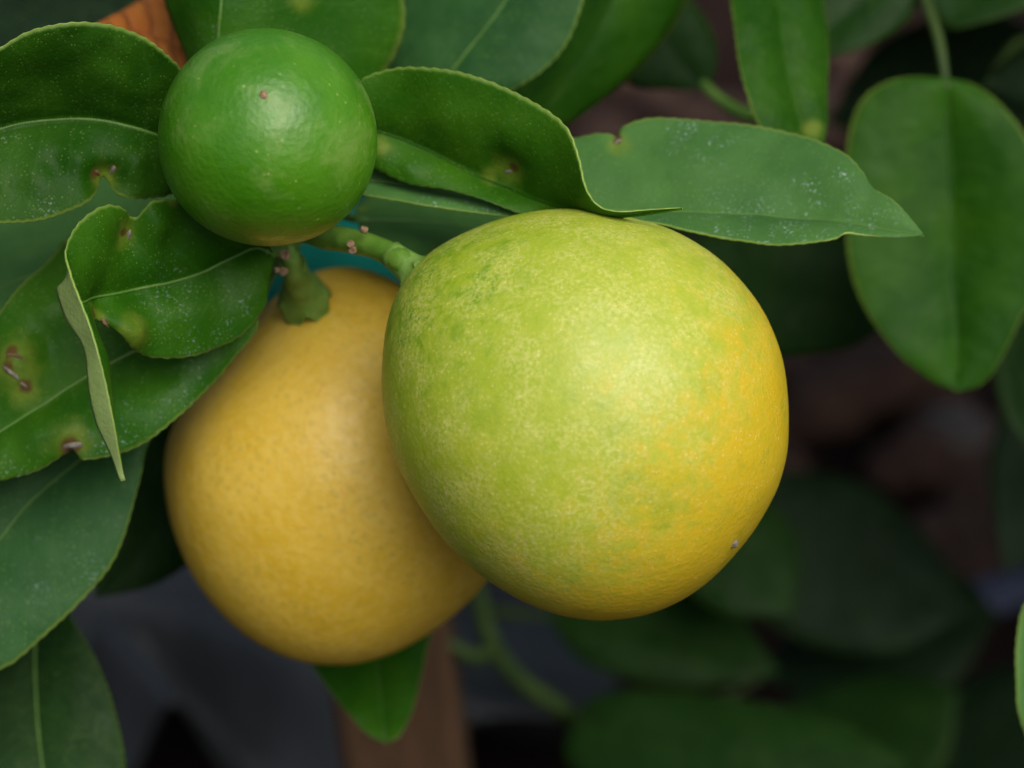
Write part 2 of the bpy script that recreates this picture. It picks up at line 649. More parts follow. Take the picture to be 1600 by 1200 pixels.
M_TWIG = plain('green_twig', (0.07, 0.18, 0.016), (0.13, 0.25, 0.03), 260, 0.45, 0.4, 0.0005, 0.4, 0.1)
M_CALYX = plain('calyx_green', (0.11, 0.23, 0.032), (0.17, 0.30, 0.06), 320, 0.55, 0.4, 0.0004, 0.3, 0.1)
M_STEM = plain('dull_green_stem', (0.024, 0.055, 0.010), (0.042, 0.078, 0.014), 120, 0.6, 0.4, 0.001)
M_BARK = plain('young_bark', (0.075, 0.085, 0.035), (0.12, 0.10, 0.055), 160, 0.7, 0.6, 0.001)
M_BUD = plain('bud_scar', (0.26, 0.155, 0.08), (0.38, 0.26, 0.16), 900, 0.6, 0.5, 0.0004)
M_SCAB = plain('grey_scab', (0.12, 0.105, 0.075), (0.22, 0.20, 0.165), 900, 0.5, 0.5, 0.0004)
M_SCABB = plain('brown_scab', (0.10, 0.06, 0.022), (0.17, 0.11, 0.05), 900, 0.6, 0.5, 0.0004)

# ------------------------------------------------------------------ ground
m, n, b, out = new_mat('soil')
co = coords(n)
c = mix(n, rng(n, tex_noise(n, co, 14, 6, 0.7), 0.35, 0.68), (0.010, 0.0065, 0.0055), (0.032, 0.017, 0.013))
c = mix(n, rng(n, tex_noise(n, co, 45, 5, 0.7), 0.55, 0.75), c, (0.044, 0.024, 0.017))
n.links.new(c, b.inputs['Base Color'])
b.inputs['Roughness'].default_value = 0.9
b.inputs['Specular IOR Level'].default_value = 0.12
bump(n, b, tex_noise(n, co, 120, 6, 0.7), 0.8, 0.006)
M_SOIL = m
gv, gf = [], []
GN = 110
for j in range(GN + 1):
    for i in range(GN + 1):
        sx, sy = (i / GN - 0.5) * 2, (j / GN - 0.5) * 2
        x, y = 4 * sx * abs(sx), 0.5 + 4 * sy * abs(sy)
        z = -0.012 + 0.009 * noise.noise(Vector((x * 9, y * 9, 0))) + 0.005 * noise.noise(Vector((x * 40, y * 40, 2)))
        gv.append((x, y, z))
for j in range(GN):
    for i in range(GN):
        a = j * (GN + 1) + i
        gf.append((a, a + 1, a + GN + 2, a + GN + 1))
structure(mesh_obj('ground', gv, gf, M_SOIL, None, (0, 0, 0)))

# bark mulch and pebbles in the gap right of the fruit
M_CHIP = plain('bark_chip', (0.055, 0.028, 0.020), (0.10, 0.055, 0.036), 90, 0.85, 0.7, 0.002)
M_STONE = plain('pebble', (0.09, 0.08, 0.075), (0.14, 0.125, 0.115), 80, 0.8, 0.5, 0.001)
M_STONEB = plain('blue_pebble', (0.06, 0.075, 0.14), (0.09, 0.11, 0.18), 80, 0.6, 0.5, 0.001)


def lump(name, x, y, size, rot, mat, label, cat, group, seed, z=0.0):
    bm = bmesh.new()
    bmesh.ops.create_icosphere(bm, subdivisions=2, radius=1)
    sd_ = Vector((seed * 3.7, seed * 1.3, 0))
    c = G(x, y, 0.0)
    rm = Matrix.Rotation(rot, 3, 'Z')
    for v in bm.verts:
        p = v.co.copy()
        p = Vector((math.copysign(abs(p.x) ** 0.7, p.x), math.copysign(abs(p.y) ** 0.7, p.y), math.copysign(abs(p.z) ** 0.8, p.z)))
        p *= 1 + 0.28 * noise.noise(p * 1.6 + sd_)
        v.co = rm @ Vector((p.x * size[0], p.y * size[1], p.z * size[2]))
    zmin = min(v.co.z for v in bm.verts)
    vs = [c + v.co - Vector((0, 0, zmin + 0.014 - z)) for v in bm.verts]
    fs = [tuple(v.index for v in f.verts) for f in bm.faces]
    bm.free()
    o = mesh_obj(name, vs, fs, mat, None, Vector((c.x, c.y, -0.01)), True)
    o['label'] = label
    o['category'] = cat
    if group:
        o['group'] = group
    return o


lump('pebble', 1492, 660, (0.011, 0.012, 0.008), 0.3, M_STONE, 'round pale grey pebble on the brown soil behind the hanging leaf', 'pebble', None, 1)
lump('pebble', 1440, 690, (0.012, 0.009, 0.008), 1.0, M_CHIP, 'dull brown pebble beside the pale grey pebble on the soil', 'pebble', None, 2)
lump('pebble', 1562, 897, (0.022, 0.006, 0.006), 0.45, M_STONEB, 'long bluish pebble on the soil among the low leaves', 'pebble', None, 3)
CL = 'reddish brown bark chip lying on the soil behind the fruit'
rc = random.Random(4)
lump('bark_chip', 1375, 590, (0.034, 0.010, 0.008), 0.5, M_CHIP, 'long light brown bark chip on the soil below the hanging leaf tip', 'bark chip', None, 5, 0.004)
for i in range(26):
    x, y = rc.uniform(1180, 1640), rc.uniform(520, 880)
    if abs(x - 1375) < 60 and abs(y - 590) < 40 or abs(x - 1492) < 40 and abs(y - 660) < 40:
        continue
    lump('bark_chip', x, y, (rc.uniform(0.010, 0.024), rc.uniform(0.006, 0.010), 0.006), rc.uniform(0, 3), M_CHIP, CL,
         'bark chip', 'bark chips on the soil', 10 + i)
for i in range(12):
    x, y = rc.uniform(920, 1340), rc.uniform(60, 200)
    lump('bark_chip', x, y, (rc.uniform(0.010, 0.024), rc.uniform(0.006, 0.010), 0.006), rc.uniform(0, 3), M_CHIP,
         'dark bark chip on the soil in the gap above the dusty leaf', 'bark chip', 'bark chips above the dusty leaf', 50 + i)

# grey plastic sheet with folds under the ripe lemon
m, n, b, out = new_mat('grey_plastic')
co = coords(n)
c = mix(n, rng(n, tex_noise(n, co, 30, 4), 0.3, 0.7), (0.022, 0.026, 0.028), (0.040, 0.045, 0.048))
n.links.new(c, b.inputs['Base Color'])
b.inputs['Roughness'].default_value = 0.42
bump(n, b, tex_noise(n, co, 60, 3), 0.3, 0.003)
M_PLASTIC = m


def seg_dist(p, a, b_):
    ab = b_ - a
    t = max(0, min(1, (p - a).dot(ab) / ab.length_squared))
    return (p - (a + ab * t)).length, t


ridges = []
for pl, amp, sg in (([(140, 905), (300, 945), (480, 1020), (640, 1075), (900, 1140)], 0.034, 0.015),
                    ([(170, 985), (230, 1050), (280, 1130), (320, 1260)], 0.036, 0.011),
                    ([(380, 1180), (560, 1230), (800, 1260)], 0.012, 0.014)):
    ridges.append(([G(x, y, 0.036).xy for x, y in pl], amp, sg))
pv, pf = [], []
PX, PY = 90, 64
x0, x1 = G(-60, 900).x, G(960, 1000).x
y0, y1 = G(500, 1290).y, G(500, 860).y
for j in range(PY + 1):
    for i in range(PX + 1):
        x = x0 + (x1 - x0) * i / PX
        y = y0 + (y1 - y0) * j / PY
        p = Vector((x, y))
        z = 0.006
        for pl, amp, sg in ridges:
            dm = min(seg_dist(p, a, b_)[0] for a, b_ in zip(pl, pl[1:]))
            z = max(z, 0.006 + amp * math.exp(-(dm / sg) ** 2))
        z += 0.004 * noise.noise(Vector((x * 25, y * 25, 0)))
        pv.append((x, y, z))
for j in range(PY):
    for i in range(PX):
        a = j * (PX + 1) + i
        pf.append((a, a + 1, a + PX + 2, a + PX + 1))
sheet = mesh_obj('plastic_sheet', pv, pf, M_PLASTIC, None, (x0, y0, 0))
sm = sheet.modifiers.new('thickness', 'SOLIDIFY')
sm.thickness = 0.002
sm.offset = -1
sheet['label'] = 'dark grey plastic sheet lying in folds on the soil below the ripe lemon'
sheet['category'] = 'plastic sheet'

# wooden stake
m, n, b, out = new_mat('stake_wood')
co = coords(n)
mp = node(n, 'ShaderNodeMapping')
mp.inputs['Scale'].default_value = (1, 1, 0.08)
n.links.new(co, mp.inputs[0])
gr = tex_noise(n, mp.outputs[0], 260, 4, 0.6)
c = mix(n, rng(n, gr, 0.35, 0.68), (0.062, 0.030, 0.012), (0.10, 0.052, 0.022))
n.links.new(c, b.inputs['Base Color'])
b.inputs['Roughness'].default_value = 0.8
bump(n, b, gr, 0.5, 0.001)
M_STAKE = m
top = P(523, 300, 132)
foot = P(640, 1225, 205)
dirn = (foot - top).normalized()
foot = top + dirn * ((-0.03 - top.z) / dirn.z)
ax = (RIGHT - dirn * RIGHT.dot(dirn)).normalized()
ay = dirn.cross(ax)
hw = 0.0135
vs, fs = [], []
prof = [(-hw, -hw + 0.002), (-hw + 0.002, -hw), (hw - 0.002, -hw), (hw, -hw + 0.002), (hw, hw - 0.002), (hw - 0.002, hw), (-hw + 0.002, hw), (-hw, hw - 0.002)]
NS = 30
for i in range(NS + 1):
    p = top.lerp(foot, i / NS)
    s = 0.86 if i == 0 else 1
    for a, b_ in prof:
        q = p + ax * a * s + ay * b_ * s
        vs.append(q + (ax + ay) * 0.0004 * noise.noise(q * 60))
for i in range(NS):
    for k in range(8):
        k2 = (k + 1) % 8
        fs.append((i * 8 + k, i * 8 + k2, (i + 1) * 8 + k2, (i + 1) * 8 + k))
fs.append(tuple(range(8)))
fs.append(tuple(NS * 8 + k for k in reversed(range(8))))
stake = mesh_obj('wooden_stake', vs, fs, M_STAKE, None, foot, False)
stake['label'] = 'square brown wooden stake standing behind the ripe lemon'
stake['category'] = 'stake'

# teal plastic tie round stake and trunk
M_TEAL = plain('teal_plastic', (0.008, 0.300, 0.240), (0.014, 0.390, 0.320), 60, 0.35, 0.2, 0.001, 0.5)
vs, fs = [], []
tc = P(540, 385, 142)
NTH = 48
for i, h in enumerate((-0.0165, -0.015, -0.0055, -0.0025, -0.001, 0.020, 0.0215)):
    for k in range(NTH):
        th = 2 * math.pi * k / NTH
        cx, sy = math.cos(th), math.sin(th)
        r = 0.0215 / (abs(cx) ** 3 + abs(sy) ** 3) ** (1 / 3)
        r += 0.0008 * noise.noise(Vector((cx * 2, sy * 2, h * 120)))
        r += -0.0014 if i in (0, 6) else (-0.0022 if i == 3 else 0)
        vs.append(tc + ax * (cx * r * 1.15) + ay * (sy * r) - dirn * h)
for i in range(6):
    for k in range(NTH):
        k2 = (k + 1) % NTH
        fs.append((i * NTH + k, i * NTH + k2, (i + 1) * NTH + k2, (i + 1) * NTH + k))
tie = mesh_obj('garden_tie', vs, fs, M_TEAL, None, tc)
tm = tie.modifiers.new('thickness', 'SOLIDIFY')
tm.thickness = 0.0012
tie['label'] = 'teal plastic tie wrapped round the wooden stake behind the lime'
tie['category'] = 'garden tie'

# ------------------------------------------------------------------ the fruiting citrus tree
troot = P(600, 1100, 245)
troot.z = -0.01
tree = thing('citrus_tree', 'young citrus tree bearing the lime and both lemons, tied to the wooden stake', 'tree', troot)
tp = [troot, P(585, 900, 205), P(560, 620, 172), P(540, 420, 158), P(515, 300, 118), P(470, 220, 70), P(430, 120, 55), P(410, -80, 62), P(430, -260, 75)]
tv, tf = tube(tp, [0.0055, 0.005, 0.0045, 0.0035, 0.003, 0.0025, 0.002, 0.0015], 12, 60, 0.1)
mesh_obj('trunk', tv, tf, M_BARK, tree)
# fruit twig: from the trunk forward and down to the node under the lime
tv, tf = tube([P(470, 230, 74), P(462, 290, 48), P(452, 350, 24), P(446, 388, 13)], [0.0022, 0.002, 0.0021, 0.0021], 12, 24, 0.12)
mesh_obj('twig', tv, tf, M_TWIG, tree)
tv, tf = tube([P(452, 356, 22), P(500, 368, 12), P(535, 374, 8), P(552, 377, 7), P(585, 386, 5), P(612, 398, 3), P(634, 414, 1), P(655, 430, 1)],
              [0.0017, 0.00175, 0.0019, 0.0022, 0.0020, 0.0019, 0.0021, 0.0022], 14, 40, 0.06)
mesh_obj('fruit_stalk', tv, tf, M_TWIG, tree)
tv, tf = tube([P(446, 372, 16), P(452, 398, 14), P(460, 425, 18), P(472, 458, 27)], [0.0019, 0.0018, 0.0022, 0.0030], 14, 24, 0.1)
mesh_obj('fruit_stalk', tv, tf, M_CALYX, tree)
tv, tf = tube([P(455, 330, 26), P(435, 300, 18), P(420, 262, 10)], [0.0016, 0.0017, 0.002], 12, 16, 0.1)
mesh_obj('fruit_stalk', tv, tf, M_TWIG, tree)


def bud(x, y, d, r, dv):
    o = P(x, y, d)
    ax_ = (RIGHT * dv[0] + UP * dv[1] - FWD * dv[2]).normalized()
    r *= K
    tv, tf = lathe(o, ax_, [(r * 0.9, -r * 0.9), (r * 1.05, -0.2 * r), (r * 1.0, 0.35 * r), (r * 0.78, 0.5 * r), (r * 0.55, 0.30 * r), (r * 0.30, 0.42 * r), (r * 0.08, 0.5 * r)], 14, r * 0.25, 1800)
    mesh_obj('bud_scar', tv, tf, M_BUD, tree)


bud(569, 358, 2, 6, (0.3, 0.8, 0.5))
bud(548, 381, -13 + 15, 6, (-0.2, -0.1, 0.9))
bud(551, 391, 3, 6, (0.0, -0.5, 0.8))
bud(445, 398, 10, 8, (-0.3, 0.2, 0.9))
bud(443, 424, 14, 7, (-0.3, -0.3, 0.9))
bud(431, 422, 14, 5, (-0.8, -0.2, 0.5))


def calyx(fruit, p0, p1, r0, r1, rot, lob=0.35, hem=0.32):
    """five-lobed green cap that sits on the fruit's shoulder; p0 on the stalk, p1 on the rind"""
    axis = (p1 - p0)
    h = axis.length
    axis.normalize()
    a = axis.orthogonal().normalized()
    b_ = axis.cross(a)
    N_ = 60
    vs, fs = [], []
    prof = [(0.0, 1.0, 0), (0.35, 1.15, 0), (0.6, 0, 0.3), (0.8, 0, 0.75), (0.95, 0, 1.0)]
    rings = 12
    for i in range(rings + 1):
        t = i / rings
        for k in range(N_):
            th = 2 * math.pi * k / N_
            lobe = 0.5 + 0.5 * math.cos(5 * th + rot)
            lobe = lobe ** 0.7
            s = t ** 1.8
            r = r0 + (r1 - r0) * s * (1 - lob * (1 - lobe) * t)
            hh = h * (t ** 0.8) * (1 - hem * (1 - lobe) * t * t) + 0.10 * h * lobe * t ** 6
            v = p0 + axis * hh + (a * math.cos(th) + b_ * math.sin(th)) * r
            v = v + Vector(noise.noise_vector(v * 500)) * 0.00012
            vs.append(v)
    for i in range(rings):
        for k in range(N_):
            k2 = (k + 1) % N_
            fs.append((i * N_ + k, i * N_ + k2, (i + 1) * N_ + k2, (i + 1) * N_ + k))
    o = mesh_obj('calyx', vs, fs, M_CALYX, fruit)
    s_ = o.modifiers.new('thickness', 'SOLIDIFY')
    s_.thickness = 0.0006
    s_.offset = -1
    return o


# big turning lemon
OUT_TURN = [(612, 480), (599, 560), (597, 625), (615, 710), (650, 780), (700, 850), (760, 905), (830, 945), (900, 965), (970, 967),
            (1040, 950), (1100, 915), (1150, 865), (1200, 790), (1222, 735), (1232, 670), (1226, 590), (1202, 505), (1150, 430),
            (1080, 375), (1000, 343), (930, 330), (870, 328), (800, 338), (740, 358), (690, 383), (655, 410), (632, 442)]
c0 = P(915, 650, 0)
lemon1 = thing('lemon', 'large half ripe lemon, mottled green turning yellow, in front of the ripe one', 'lemon', c0)
rd1, _ = fruit_blob(lemon1, OUT_TURN, 915, 650, 0, 0.0290, rind_material('rind_turning', 'turning'), 9)
calyx(lemon1, P(610, 396, 3), P(668, 440, 0), 0.0022, 0.0043, 2.4, 0.18)
spot(lemon1, rd1, 1147, 850, 9, 6, 40, M_SCAB, 0.0007, 'blossom_scar')

# ripe lemon
OUT_RIPE = [(490, 424), (560, 420), (610, 436), (420, 478), (365, 540), (300, 620), (265, 680), (258, 740), (270, 820), (300, 895), (350, 960),
            (410, 1010), (470, 1033), (530, 1037), (600, 1025), (660, 1000), (720, 950), (765, 905), (795, 830), (800, 740), (775, 640),
            (725, 545), (670, 475)]
c1 = P(525, 735, 46)
lemon2 = thing('lemon', 'ripe plain yellow lemon hanging half behind the larger one', 'lemon', c1)
fruit_blob(lemon2, OUT_RIPE, 525, 735, 46, 0.0270, rind_material('rind_ripe', 'ripe'), 6)
calyx(lemon2, P(459, 412, 17), P(476, 472, 31), 0.0021, 0.0050, 1.3, 0.20, 0.22)

# lime
OUT_LIME = [(418 + (171 + 2 * math.cos(3 * t + 1)) * math.cos(t), 215 - (172 + 2.5 * math.cos(2 * t + 0.5)) * math.sin(t)) for t in np.linspace(0, 2 * math.pi, 40, endpoint=False)]
c2 = P(417, 215, -10)
lime = thing('lime', 'small round glossy green lime above the ripe lemon', 'lime', c2)
rd3, _ = fruit_blob(lime, OUT_LIME, 417, 215, -10, 0.0172, rind_material('rind_lime', 'lime'), 4)
spot(lime, rd3, 412, 148, 8, 8, 0, M_BUD, 0.0006, 'blossom_scar')

# ------------------------------------------------------------------ near leaves of the tree
STA = dict(stations=True)
# curled leaf between the lime and the large lemon
tri = [((545, 195, 10), (545, 195, 10), (545, 195, 10)),
       ((558, 132, 6), (575, 202, 10), (572, 252, 10)),
       ((605, 109, 5), (610, 211, 10), (595, 268, 9)),
       ((660, 105, 3), (660, 231, 10), (640, 287, 8)),
       ((720, 112, 1), (705, 253, 10), (700, 297, 7)),
       ((790, 138, -1), (755, 280, 9), (760, 314, 6)),
       ((850, 170, -3), (805, 300, 8), (810, 333, 6)),
       ((886, 202, -5), (845, 314, 6), (850, 343, 6)),
       ((903, 245, -7), (878, 324, 3), (885, 346, 5)),
       ((914, 292, -9), (905, 331, 0), (912, 346, 3)),
       ((935, 322, -9), (935, 336, -5), (940, 343, -1)),
       ((968, 331, -10), (968, 337, -8), (970, 341, -6)),
       ((1015, 328, -10), (1015, 332, -9), (1016, 336, -9)),
       ((1066, 325, -11), (1066, 326, -11), (1066, 328, -11))]
U_, M_, L_ = zip(*tri)
lf = leaf(tree, M_, U_, L_, 8, 'fresh', 1.2, petiole=[(520, 215, 25), (480, 250, 60)], stations=True, midrib=0.3,
          scars=[(795, 268, 11)], dents=[(790, 267, 35, -1.4), (700, 180, 50, 0.9), (640, 150, 40, -0.7), (800, 210, 40, 0.7), (640, 255, 18, 0.8)], stains=[(790, 267, 30, -0.8), (765, 276, 14, 0), (597, 228, 16, 0.2)], wave=0.5,
          label='leaf with its margin curled down to a thin drooping tip, between lime and lemon', ribmat=M_LEAF['deep'])
spot(lf, lf, 795, 268, 12, 4, 15, M_SCAB, 0.0003)
# long dusty leaf to the right
lr_ = leaf(tree, [(535, 283, 12), (590, 283, 13), (700, 302, 13), (850, 322, 13), (1000, 330, 12), (1120, 333, 10), (1250, 339, 8), (1330, 349, 6), (1390, 360, 4), (1444, 367, 3)],
     [(535, 283, 12), (620, 240, 16), (740, 215, 18), (850, 212, 19), (893, 214, 19), (930, 208, 19), (956, 210, 19), (967, 216, 19), (971, 200, 19), (1008, 187, 19),
      (1060, 185, 19), (1130, 190, 18), (1200, 198, 16), (1260, 215, 14), (1320, 245, 11), (1350, 275, 8), (1362, 293, 7), (1395, 312, 5), (1420, 337, 4), (1444, 367, 3)],
     [(535, 283, 12), (560, 300, 10), (590, 308, 9), (690, 325, 8), (790, 337, 8), (900, 342, 7), (1010, 347, 5), (1080, 360, 3), (1150, 373, 2), (1230, 382, 1), (1300, 376, 1),
      (1322, 364, 2), (1350, 367, 2), (1400, 371, 3), (1444, 367, 3)],
     12, 'dusty', 0.9, petiole=[(505, 270, 30), (475, 245, 66)], midrib=0.25,
     scars=[(966, 215, 10)], dents=[(1320, 270, 40, 1.1), (1250, 312, 40, -0.8), (1100, 260, 60, 0.8), (1000, 232, 40, -0.9), (1200, 240, 40, -0.6)], stains=[(968, 222, 20, -0.6)],
     dusts=[(1320, 270, 34), (1270, 300, 30), (1240, 355, 60), (1150, 350, 60), (1100, 192, 60), (1360, 366, 50), (1060, 350, 40), (700, 315, 40), (760, 325, 40)],
     label='long dusty pale green leaf with notched edge pointing away from the large lemon')
spot(lr_, lr_, 964, 221, 9, 4, 20, M_SCAB, 0.0003)
# dull leaf behind the stalk
leaf(tree, [(556, 345, 32), (700, 350, 36), (850, 390, 46), (1000, 430, 52)], [(556, 345, 32), (562, 316, 42), (640, 286, 50), (800, 300, 54), (1000, 430, 52)],
     [(556, 345, 32), (572, 366, 26), (650, 405, 26), (800, 450, 44), (1000, 430, 52)], 34, 'dusty', 0.8, stains=[(566, 325, 14, 0)],
     petiole=[(535, 335, 45), (515, 310, 110)], label='dull bluish green leaf half hidden behind the stalk of the large lemon')
# upper left leaf
lu_ = leaf(tree, [(305, 235, 10), (250, 213, 6), (200, 197, 4), (140, 186, 3), (60, 189, 2), (0, 201, 1), (-120, 245, -3), (-230, 300, -6)],
     [(305, 235, 10), (300, 150, 6), (284, 110, 2), (258, 83, -3), (220, 56, -7), (170, 39, -10), (110, 36, -12), (50, 48, -13), (0, 75, -13), (-80, 125, -12), (-170, 210, -4), (-230, 300, -6)],
     [(305, 235, 10), (285, 290, 6), (262, 306, 4), (215, 312, 1), (184, 303, -1), (166, 280, -1), (152, 307, -2), (120, 326, -3), (60, 345, -4), (0, 348, -5), (-80, 345, -6), (-170, 330, -6), (-230, 300, -6)],
     3, 'deep', 1.3, petiole=[(350, 235, 30), (450, 200, 62)], midrib=0.3,
     scars=[(150, 272, 11), (180, 265, 9)], dents=[(165, 285, 40, -2.0), (120, 250, 26, 1.4), (88, 262, 24, -1.1), (212, 250, 28, 1.3), (55, 275, 34, 1.1), (160, 130, 50, 0.9), (70, 120, 40, -0.7)], stains=[(165, 280, 26, -1.6)], dusts=[(5, 208, 22), (60, 330, 30)], wave=1.9,
     label='dark green leaf with a torn notch in its lower edge, beside the lime')
spot(lu_, lu_, 176, 266, 13, 5, 58, M_SCAB, 0.0003)
spot(lu_, lu_, 152, 270, 12, 5, -60, M_SCABB, 0.0003)
# curled front leaf with drooping tip
tri = [((430, 400, 9), (430, 400, 9), (430, 400, 9)),
       ((412, 372, 6), (400, 387, 8), (422, 440, 8)),
       ((372, 345, 3), (365, 402, 6), (418, 480, 7)),
       ((325, 325, 0), (318, 425, 4), (375, 527, 6)),
       ((272, 312, -3), (262, 442, 2), (320, 552, 4)),
       ((235, 316, -5), (235, 447, 0), (275, 560, 2)),
       ((211, 340, -5), (212, 452, -1), (240, 559, 0)),
       ((192, 324, -8), (190, 457, -3), (212, 552, -2)),
       ((160, 322, -11), (166, 462, -6), (185, 538, -4)),
       ((122, 350, -14), (142, 468, -10), (160, 505, -7)),
       ((104, 388, -17), (116, 474, -15), (148, 500, -10)),
       ((112, 425, -20), (92, 450, -17), (148, 512, -12)),
       ((128, 468, -22), (106, 496, -19), (160, 540, -14)),
       ((147, 525, -23), (134, 545, -21), (174, 578, -16)),
       ((163, 585, -23), (140, 605, -21), (177, 620, -18)),
       ((176, 650, -23), (152, 660, -21), (180, 665, -20)),
       ((186, 705, -22), (176, 712, -21), (188, 710, -21)),
       ((195, 750, -21), (190, 752, -21), (195, 752, -21))]
U_, M_, L_ = zip(*tri)
la_ = leaf(tree, M_, U_, L_, 0, 'fresh', 1.1, petiole=[(440, 390, 12), (450, 365, 20)], stations=True, midrib=0.32,
     scars=[(203, 365, 9), (148, 490, 12), (160, 505, 8)], dents=[(190, 520, 40, 2.0), (160, 478, 25, -1.5), (205, 380, 30, -1.5), (242, 352, 30, 1.1), (140, 400, 30, 1.0), (300, 480, 40, 0.9), (345, 440, 30, -0.8), (280, 380, 30, -0.7)], stains=[(203, 362, 22, -0.9), (195, 520, 34, 0.9), (150, 495, 22, 0), (270, 312, 10, 0)],
     dusts=[(262, 460, 38), (300, 545, 40), (345, 520, 30), (380, 470, 30), (270, 435, 20)], wave=1.1,
     label='puckered leaf folded over at the end, its pale tip drooping in front of others')
spot(la_, la_, 202, 366, 12, 5, 80, M_SCAB, 0.0003)
spot(la_, la_, 163, 505, 11, 4, -60, M_SCABB, 0.0003)
# leaf below it
lb = leaf(tree, [(385, 470, 16), (300, 510, 15), (240, 535, 14), (140, 585, 12), (60, 640, 11), (0, 675, 10), (-100, 740, 8), (-200, 820, 6)],
          [(385, 470, 16), (300, 410, 18), (200, 372, 18), (110, 372, 18), (80, 400, 17), (30, 450, 15), (0, 490, 14), (-80, 590, 12), (-160, 700, 9), (-200, 820, 6)],
          [(385, 470, 16), (404, 500, 15), (396, 526, 14), (365, 560, 13), (330, 600, 12), (280, 652, 10), (235, 690, 9), (180, 712, 8), (130, 719, 7), (114, 706, 8), (60, 735, 7), (0, 752, 7), (-100, 790, 6), (-200, 820, 6)],
          12, 'fresh', 1.2, petiole=[(410, 440, 22), (448, 362, 30)], midrib=0.35,
          scars=[(24, 556, 15), (112, 697, 22), (40, 603, 13), (15, 581, 14)], dents=[(30, 575, 50, 2.0), (70, 540, 30, -1.5), (115, 665, 35, 1.8), (150, 650, 30, -1.3), (60, 680, 40, 1.1), (200, 640, 40, 0.9), (90, 470, 45, 0.9)], stains=[(30, 575, 44, 1.0), (112, 690, 34, -0.8), (40, 615, 26, 0)],
          dusts=[(260, 655, 34), (290, 620, 26), (320, 585, 24), (180, 690, 50), (240, 680, 30), (30, 735, 30), (160, 695, 30), (295, 560, 20)], wave=2.0,
          label='broad green leaf with grey scars below the folded leaf, overlapping the ripe lemon')
spot(lb, lb, 112, 697, 18, 7, 8, M_SCAB, 0.0003)
spot(lb, lb, 16, 582, 16, 5, -35, M_SCAB, 0.0003)
spot(lb, lb, 37, 602, 11, 4, -42, M_SCAB, 0.0003)
spot(lb, lb, 24, 556, 14, 4, -15, M_SCABB, 0.0003)
# lower left leaf
leaf(tree, [(330, 560, 30), (200, 660, 27), (60, 772, 24), (0, 842, 22), (-100, 960, 18)],
     [(330, 560, 30), (150, 570, 28), (0, 650, 26), (-100, 760, 22), (-140, 880, 20), (-100, 960, 18)],
     [(330, 560, 30), (282, 620, 28), (234, 690, 26), (216, 760, 24), (182, 868, 22), (130, 936, 20), (62, 1000, 18), (0, 1046, 17), (-70, 1040, 17), (-100, 960, 18)],
     24, 'blue', 1.0, petiole=[(400, 470, 36), (452, 345, 40)], midrib=0.25, dusts=[(135, 890, 30), (60, 920, 24), (65, 830, 16)], wave=1.0,
     label='smooth bluish green leaf below the scarred leaf, with a serrated lower edge')
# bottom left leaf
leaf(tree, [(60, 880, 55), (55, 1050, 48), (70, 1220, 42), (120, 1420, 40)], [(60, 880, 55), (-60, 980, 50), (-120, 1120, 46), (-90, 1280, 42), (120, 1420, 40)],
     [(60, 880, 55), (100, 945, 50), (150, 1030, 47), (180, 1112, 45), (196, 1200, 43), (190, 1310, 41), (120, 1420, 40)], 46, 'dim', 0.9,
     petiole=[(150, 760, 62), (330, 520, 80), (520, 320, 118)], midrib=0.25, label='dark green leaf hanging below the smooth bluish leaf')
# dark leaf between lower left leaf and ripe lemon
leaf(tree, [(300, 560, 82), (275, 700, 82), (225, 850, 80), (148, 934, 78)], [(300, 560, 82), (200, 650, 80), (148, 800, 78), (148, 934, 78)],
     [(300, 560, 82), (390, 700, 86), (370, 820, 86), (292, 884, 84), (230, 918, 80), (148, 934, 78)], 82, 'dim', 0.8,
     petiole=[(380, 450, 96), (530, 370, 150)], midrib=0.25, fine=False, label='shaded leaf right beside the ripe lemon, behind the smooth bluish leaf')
# grey-green leaf between the upper left leaf and the curled one
leaf(tree, [(330, 290, 40), (150, 390, 32), (0, 450, 26), (-150, 520, 22)], [(330, 290, 40), (200, 270, 50), (60, 300, 48), (-80, 380, 38), (-150, 520, 22)],
     [(330, 290, 40), (260, 400, 30), (120, 480, 22), (0, 540, 19), (-150, 520, 22)], 28, 'dusty', 0.9, petiole=[(400, 270, 50), (470, 225, 72)], midrib=0.25,
     label='grey green leaf showing in the gap under the notched leaf')
# leaf behind the top of the lime
leaf(tree, [(338, 190, 18), (341, 60, 15), (346, 0, 14), (356, -150, 14), (400, -330, 20)],
     [(338, 190, 18), (306, 125, 20), (278, 60, 24), (256, 0, 26), (244, -90, 26), (280, -220, 24), (400, -330, 20)],
     [(338, 190, 18), (460, 190, 22), (560, 155, 26), (606, 108, 28), (630, 55, 28), (632, 0, 28), (612, -110, 27), (530, -250, 24), (400, -330, 20)],
     20, 'fresh', 1.6, petiole=[(380, 220, 40), (450, 190, 62)], midrib=0.3, dusts=[(315, 60, 30)], stains=[(470, 0, 22, 0.3)],
     label='upright leaf behind the top of the lime')
